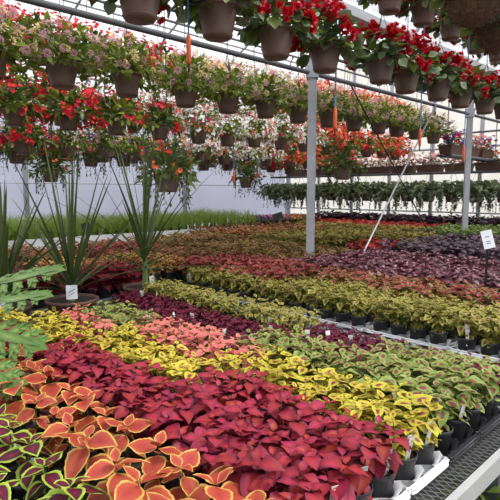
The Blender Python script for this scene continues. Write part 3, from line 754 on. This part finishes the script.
# second shelf beyond the far post (violet and red boxes)
tag(link('shelf_rail', quick(lambda b: (b.tube([(8.9, 4.25, 2.25), (11.4, 4.25, 2.25)], .025, 8), b.tube([(8.9, 4.02, 2.25), (11.4, 4.02, 2.25)], .025, 8), [b.tube([(x, 4.14, 2.25), (x, 4.14, 3.75)], .01, 6) for x in (9.0, 11.3)], [b.box((x, 4.135, 2.25), (.03, .23, .03)) for x in (9.0, 11.3)]), 'shelf_rail', [M['darksteel']])), 'short hanging pipe shelf beyond the far roof post', 'shelf')
for i, u in enumerate((9.2, 9.9, 10.6)):
    window_box(u, 4.14, 2.275, 3 if i != 1 else 2, f'brown flower box of {"red and violet" if i != 1 else "pale pink"} flowers on shelf past the far post, {ordw(i+1)} along', 'flower boxes on the short shelf', PI/2)

# ------------------------------------------------------------------ big pots with spiky palms
def bigpot():
    b = MB()
    b.lathe([(.001, 0), (.145, 0), (.15, .005), (.172, .105), (.185, .108), (.187, .128), (.18, .13), (.172, .128), (.168, .108)], 36, 0)
    b.lathe([(.168, .108), (.001, .113)], 36, 1)
    return b.mesh('pot', [M['bigpot'], M['soil']])
BIG = bigpot()
def spike_mesh(rng, n, Lmax, width, trunk, spreadf=1.15):
    b = MB()
    for i in range(n):
        f = (i+.5)/n
        el = PI/2-.05-spreadf*f**.95
        L = Lmax*rng.uniform(.8, 1.05)*(1-.12*f); az = i*2.399+rng.uniform(-.2, .2)
        p0 = Vector((0, 0, trunk*(1-.6*f)))
        sag = rng.uniform(.03, .32)*(f+.1)
        Vv, UV, Fq = [], [], []
        ns = 9
        for s_ in range(ns+1):
            s = s_/ns
            d = L*s
            r = d*math.cos(el); z = d*math.sin(el)-sag*L*s*s
            w = width*(.75+.5*math.sin(PI*min(1, s*1.6)))*(1-s)**.45+.001
            c = p0+Vector((r*math.cos(az), r*math.sin(az), z)); side = Vector((-math.sin(az), math.cos(az), 0))
            upv = Vector((-math.sin(el)*math.cos(az), -math.sin(el)*math.sin(az), math.cos(el)))
            for t in (-1, 0, 1):
                Vv.append((c+side*t*w/2+upv*abs(t)*w*.22)[:]); UV.append((t*.5+.5, .45))
        Fq = [(3*k+j, 3*k+3+j, 3*k+4+j, 3*k+1+j) for k in range(ns) for j in (0, 1)]
        b.add(Vv, Fq, 0, UV)
    b.tube([(0, 0, -.02), (0, 0, trunk*.6), (0, 0, trunk*1.05)], [.026, .022, .008], 10, 1)
    return b.mesh('foliage', [G_SPIKE, M['stem']])
BPZ = BZ
for (u, v, lab, n, L, w, seed, tr) in ((1.6, 3.5, 'spiky dracaena palm in brown pot with square white tag and yellow sticker', 34, 1.16, .028, 1, .1),
                                (2.27, 3.57, 'taller spiky dracaena palm in brown pot, arching blades, beside the maroon coleus', 32, 1.2, .023, 2, .3),
                                (1.16, 3.6, 'broad bladed spiky palm in brown pot, leftmost of the three', 24, .95, .05, 3, .1)):
    t = thing('dracaena_palm', lab, 'potted palm', (u, v, BPZ), 'spiky palms in brown pots')
    bp_ = link('pot', BIG, t); link('foliage', spike_mesh(random.Random(seed), n, L, w, tr, (1.15, 1.4, .85)[seed-1]), t, (0, 0, .13))
    az = math.atan2(-v, -u)
    def lab_(b):
        b.box((0, 0, .0), (.003, .075, .1)); b.box((.0025, .0, .01), (.001, .05, .006), 1, Matrix.Rotation(.5, 4, 'X')); b.box((.0025, .0, -.012), (.001, .045, .004), 1, Matrix.Rotation(.5, 4, 'X'))
    c = link('plant_tag', quick(lab_, 'plant_tag', [M['paper'], M['ink']], False), t, (.06 if seed == 1 else .13*math.cos(az), .0 if False else .13*math.sin(az), .17 if seed != 2 else .16), az)
    if seed == 1:
        c.location = (.135*math.cos(az), .135*math.sin(az), .2)
        s = link('sticker', quick(lambda b: (b.box((0, 0, 0), (.003, .032, .032)), b.box((.002, 0, .0), (.001, .014, .01), 1)), 'sticker', [M['yellow'], M['ink']], False), bp_, (.178*math.cos(az-.75), .178*math.sin(az-.75), .09), az-.75); s['label'] = 'small yellow price sticker'
    elif seed == 2:
        c.rotation_euler = (0.15, 0, az+.6); c.scale = (.6, .55, .8); c.location = (.09*math.cos(az+.6), .09*math.sin(az+.6), .18)
    c['label'] = 'white card tag'

# ------------------------------------------------------------------ lobed-leaf plant beside the bench corner
def lobed(b, base, tip, w, tilt, mi=0):
    """deeply cut leaf: a blade along the midrib with toothed lobes; tilt = how far the face turns from the sky to the walkway"""
    d = tip-base; L = d.length; x = d.normalized()
    nrm = Vector((-.7*tilt, -.7*tilt, 1-tilt)); nrm = (nrm-x*nrm.dot(x)).normalized(); y = nrm.cross(x)
    Mx = Matrix(((x.x, y.x, nrm.x, base.x), (x.y, y.y, nrm.y, base.y), (x.z, y.z, nrm.z, base.z), (0, 0, 0, 1))) @ Matrix.Scale(L, 4)
    n = 5
    for k in range(n):
        f = .04+.74*k/(n-1)
        wl_ = w*(.8+.45*math.sin(PI*(f*.9+.12)))*(1-.25*f)
        for sgn in (-1, 1):
            m = Mx @ Matrix.Translation((f+.02*sgn, 0, 0)) @ Matrix.Rotation(sgn*(1.35-.85*f), 4, 'Z') @ Matrix.Rotation(.12+.05*sgn, 4, 'Y') @ Matrix.Scale(wl_, 4)
            b.tpl(T_LOBE, m, mi)
            for q in (-1, 1):
                b.tpl(T_LOBE, m @ Matrix.Translation((.5, 0, .0)) @ Matrix.Rotation(q*.6, 4, 'Z') @ Matrix.Scale(.4, 4), mi)
    b.tpl(T_LOBE, Mx @ Matrix.Translation((.7, 0, 0)) @ Matrix.Scale(.36, 4), mi)
    b.tpl(leaf_tpl(.12, 6, 4, .4, .1, .0), Mx, mi)
T_LOBE = leaf_tpl(.42, 8, 4, .5, .1, .12, .1, .05)
def inv(px, py, d):
    a = (px-250)/F_; b = (py-250)/F_
    dz = -(math.sin(TL)+b*math.cos(TL)); fw = math.cos(TL)-b*math.sin(TL)
    f, l = d*fw, d*a
    return Vector((f*math.cos(HA)+l*math.sin(HA), f*math.sin(HA)-l*math.cos(HA), EYE+d*dz))
ph = Vector((.42, 2.42, BZ))
t = thing('split_leaf_philodendron', 'leafy plant with big deeply lobed green leaves at the bench corner', 'potted plant', ph[:])
link('pot', BIG, t)
b = MB()
for (x0, y0, d0, x1, y1, d1, w, roll) in ((-8, 284, 2.2, 60, 268, 2.05, .25, .4), (-14, 303, 2.1, 48, 294, 1.95, .23, .4), (-22, 328, 2.0, 42, 346, 1.85, .28, .5), (-28, 354, 1.9, 18, 392, 1.75, .28, .55), (-40, 335, 2.2, -75, 375, 2.2, .36, .3), (-50, 290, 2.3, -95, 265, 2.35, .36, .3)):
    p0, p1 = inv(x0, y0, d0)-ph, inv(x1, y1, d1)-ph
    lobed(b, p0, p1, w, roll)
    root = Vector((.03*math.cos(x0), .03*math.sin(x0), .12))
    b.tube([root, root.lerp(p0, .5)+Vector((0, 0, .06)), p0, p0.lerp(p1, .5)-Vector((0, 0, .004))], [.007, .006, .005, .003], 6, 1)
link('foliage', b.mesh('foliage', [G_PHIL, M['stem']]), t)

# ------------------------------------------------------------------ grass bench along the side wall
GZ = .74
gb = bench(2.2, 8.3, 8.12, 9.5, 'white-edged bench of young ornamental grasses along the side wall')
def grass_mesh(rng, n, H):
    b = MB()
    for _ in range(n):
        az = rng.uniform(0, 2*PI); lean = abs(rng.gauss(.18, .16)); L = H*rng.uniform(.6, 1.05); r0 = rng.uniform(0, .045)
        c0 = Vector((r0*math.cos(az), r0*math.sin(az), 0)); side = Vector((-math.sin(az+.8), math.cos(az+.8), 0))
        Vv = []
        for s_ in range(5):
            s = s_/4
            c = c0+Vector((math.cos(az), math.sin(az), 0))*L*s*s*math.sin(lean*1.6)+Vector((0, 0, L*s*math.cos(lean*s)))
            w = .006*(1-s)**.6+.0008
            Vv += [(c-side*w)[:], (c+side*w)[:]]
        b.add(Vv, [(2*k, 2*k+2, 2*k+3, 2*k+1) for k in range(4)], 0)
    return b.mesh('foliage', [G_GRASS])
GM = [grass_mesh(rng, 48, .43) for _ in range(3)]
for j in range(5):
    for i in range(30):
        u = 2.35+i*.2; v = 8.24+j*.25
        if u > 7.0 and prng.random() < .3: continue
        t = thing('grass_pot', 'pot of bright green young grass on the side wall bench', 'potted grass', (u, v, BZ+.003), 'young grasses on the side wall bench', prng.uniform(0, 6.28))
        link('pot', POT, t, sc=1.2); link('foliage', prng.choice(GM), t, (0, 0, .11), 0, prng.uniform(.85, 1.05))
for i in range(24):
    tag(link('plant_tray', TRAYS['white'], None, (2.25+i*.252, 8.13, BZ)), f'white tray edge under the grasses, {ordw(i+1)} along the side wall bench', 'plant tray', 'white trays under the grasses') if False else None
tag(link('bench_skirt', quick(lambda b: b.box((5.25, 8.075, .76), (6.1, .012, .2)), 'bench_skirt', [M['whitetray']], False)), 'white plastic strip along the front of the grass bench', 'strip')
# flowering pots at the end of the grass bench
def flowerpot(rng, mats):
    b = MB()
    for _ in range(40): bloom_flat(b, Vector((rng.uniform(-.11, .11), rng.uniform(-.11, .11), rng.uniform(.1, .2))), rng.uniform(0, 6.28), rng.uniform(.5, 1.4), .03, rng.randrange(len(mats)), rng)
    return b.mesh('blossoms', mats)
def flowerfol(rng):
    b = MB()
    for _ in range(60): b.tpl(T_LEAF, place(Vector((rng.uniform(-.06, .06), rng.uniform(-.06, .06), rng.uniform(0, .13))), rng.uniform(0, 6.28), rng.uniform(-.1, 1.), .09*rng.uniform(.6, 1.1), 0), 0)
    return b.mesh('foliage', [G_MID])
ff = flowerfol(rng); fm = [('violet', flowerpot(rng, [P_VIO, P_PINK])), ('orange', flowerpot(rng, [P_CORAL, P_CREAM])), ('lime', None), ('red', flowerpot(rng, [P_SCAR]))]
i = 0
for (u, v, k) in [(8.45+.24*a, 8.2+.24*c, (2 if a < 1 else 0 if a < 4 else 1)) for a in range(9) for c in range(4)]:
    i += 1
    nm, bm_ = fm[k]
    t = thing('flowering_pot', f'small pot of {nm if nm != "lime" else "plain green"} bedding flowers near the corner of the walls', 'potted flower', (u, v, BZ+.003), 'bedding flowers near the wall corner')
    link('pot', POT, t, sc=1.3); link('foliage', ff, t, (0, 0, .12))
    if bm_: link('blossoms', bm_, t, (0, 0, .12))
bench(8.35, 10.9, 8.12, 9.5, 'short bench of violet and orange bedding flowers near the corner')

# ------------------------------------------------------------------ signs
def sign(u, v, z0, z1, w, h, tilt, rz, label, card, dark=False):
    t = thing('stake_sign', label, 'sign', (u, v, z0), 'stake signs', rz)
    link('stake', quick(lambda b: (b.box((0, 0, (z1-z0)/2), (.012, .016, z1-z0)), b.box((0, 0, z1-z0-.02), (.02, w*.7, .016))), 'stake', [M['blackplastic']], False), t)
    def crd(b):
        rot = Matrix.Rotation(tilt, 4, 'Y')
        b.box((0.012, 0, 0), (.005, w, h), 0, rot)
        if not dark:
            for q, (yy, zz, l) in enumerate(((0, .02, .05), (.0, -.015, .04), (0, -.03, .045))):
                b.box(Vector((.0155, yy, zz)) if False else (rot @ Vector((.0035, yy, zz)))+Vector((.012, 0, 0)), (.001, l*w/.12, .006), 1, rot)
    c = link('sign_card', quick(crd, 'sign_card', [M[card], M['ink']], False), t, (0, 0, z1-z0)); c.rotation_euler = (.28, 0, 0)
    if card == 'paper': c['label'] = 'white printed card'
    return t
face = lambda u, v: math.atan2(-v, -u)
s1 = sign(3.66, 1.36, BZ, 1.27, .072, .135, -.42, face(3.66, 1.36)+.0, 'tilted white card sign on black stake among purple heuchera', 'paper')
s2 = sign(6.75, 6.2, .72, 1.165, .19, .12, -.1, face(6.7, 6.2)+.3, 'small black sign holder on stake behind the bronze coleus', 'blackplastic', True)
s3 = sign(2.78, 5.62, BZ, 1.17, .1, .14, -.1, face(2.8, 5.6)+.3, 'small black sign holder on stake between the two spiky palms', 'blackplastic', True)

# ------------------------------------------------------------------ plants on the floor under the near bench corner
fp = [coleus_mesh('foliage', [G_MID, M['stem']], rng, H=.3, L=.12, stems=6, nodes=6, spread=.1, T=[T_NARROW, T_LEAF]) for _ in range(2)]
for i, (u, v, lab) in enumerate(((1.75, .42, 'green ferny plant on the floor below the bench edge'), (2.1, .36, 'second green ferny plant on the floor, farther along below the bench'), (2.15, .72, 'ferny plant on the floor underneath the near bench end'))):
    t = thing('floor_fern', lab, 'potted plant', (u, v, 0), 'ferny plants on the floor')
    link('pot', BIG, t, sc=.7); link('foliage', fp[i % 2], t, (0, 0, .09))

# ------------------------------------------------------------------ light
W = bpy.data.worlds.new('overcast'); SC.world = W; W.use_nodes = True
nt = W.node_tree; nt.nodes.clear()
bg = nt.nodes.new('ShaderNodeBackground'); wo = nt.nodes.new('ShaderNodeOutputWorld')
tc = nt.nodes.new('ShaderNodeTexCoord'); sx = nt.nodes.new('ShaderNodeSeparateXYZ'); cr = nt.nodes.new('ShaderNodeValToRGB')
nt.links.new(tc.outputs['Generated'], sx.inputs[0])
mr = nt.nodes.new('ShaderNodeMapRange'); mr.inputs[1].default_value = -.2; mr.inputs[2].default_value = .2
nt.links.new(sx.outputs[2], mr.inputs[0]); nt.links.new(mr.outputs[0], cr.inputs[0])
cr.color_ramp.elements[0].position = .42; cr.color_ramp.elements[0].color = (.12, .12, .11, 1)
cr.color_ramp.elements[1].position = .56; cr.color_ramp.elements[1].color = (.92, .95, 1.0, 1)
nt.links.new(cr.outputs[0], bg.inputs[0]); bg.inputs[1].default_value = 1.0
nt.links.new(bg.outputs[0], wo.inputs[0])
sd = bpy.data.lights.new('sun', 'SUN'); sd.energy = 4.0; sd.angle = math.radians(14); sd.color = (1, .97, .92)
so = bpy.data.objects.new('sun', sd); COL.objects.link(so); so.rotation_euler = (math.radians(28), math.radians(24), 0)

cam = bpy.data.cameras.new('camera'); co = bpy.data.objects.new('camera', cam); COL.objects.link(co)
cam.sensor_width = 36; cam.lens = 36*F_/500; cam.clip_start = .02
co.location = (0, 0, EYE); co.rotation_euler = (PI/2-TL, 0, HA-PI/2)
SC.camera = co
vs = SC.view_settings
vs.view_transform = 'Standard'; vs.look = 'None'; vs.gamma = 1; vs.use_curve_mapping = False; vs.exposure = .45
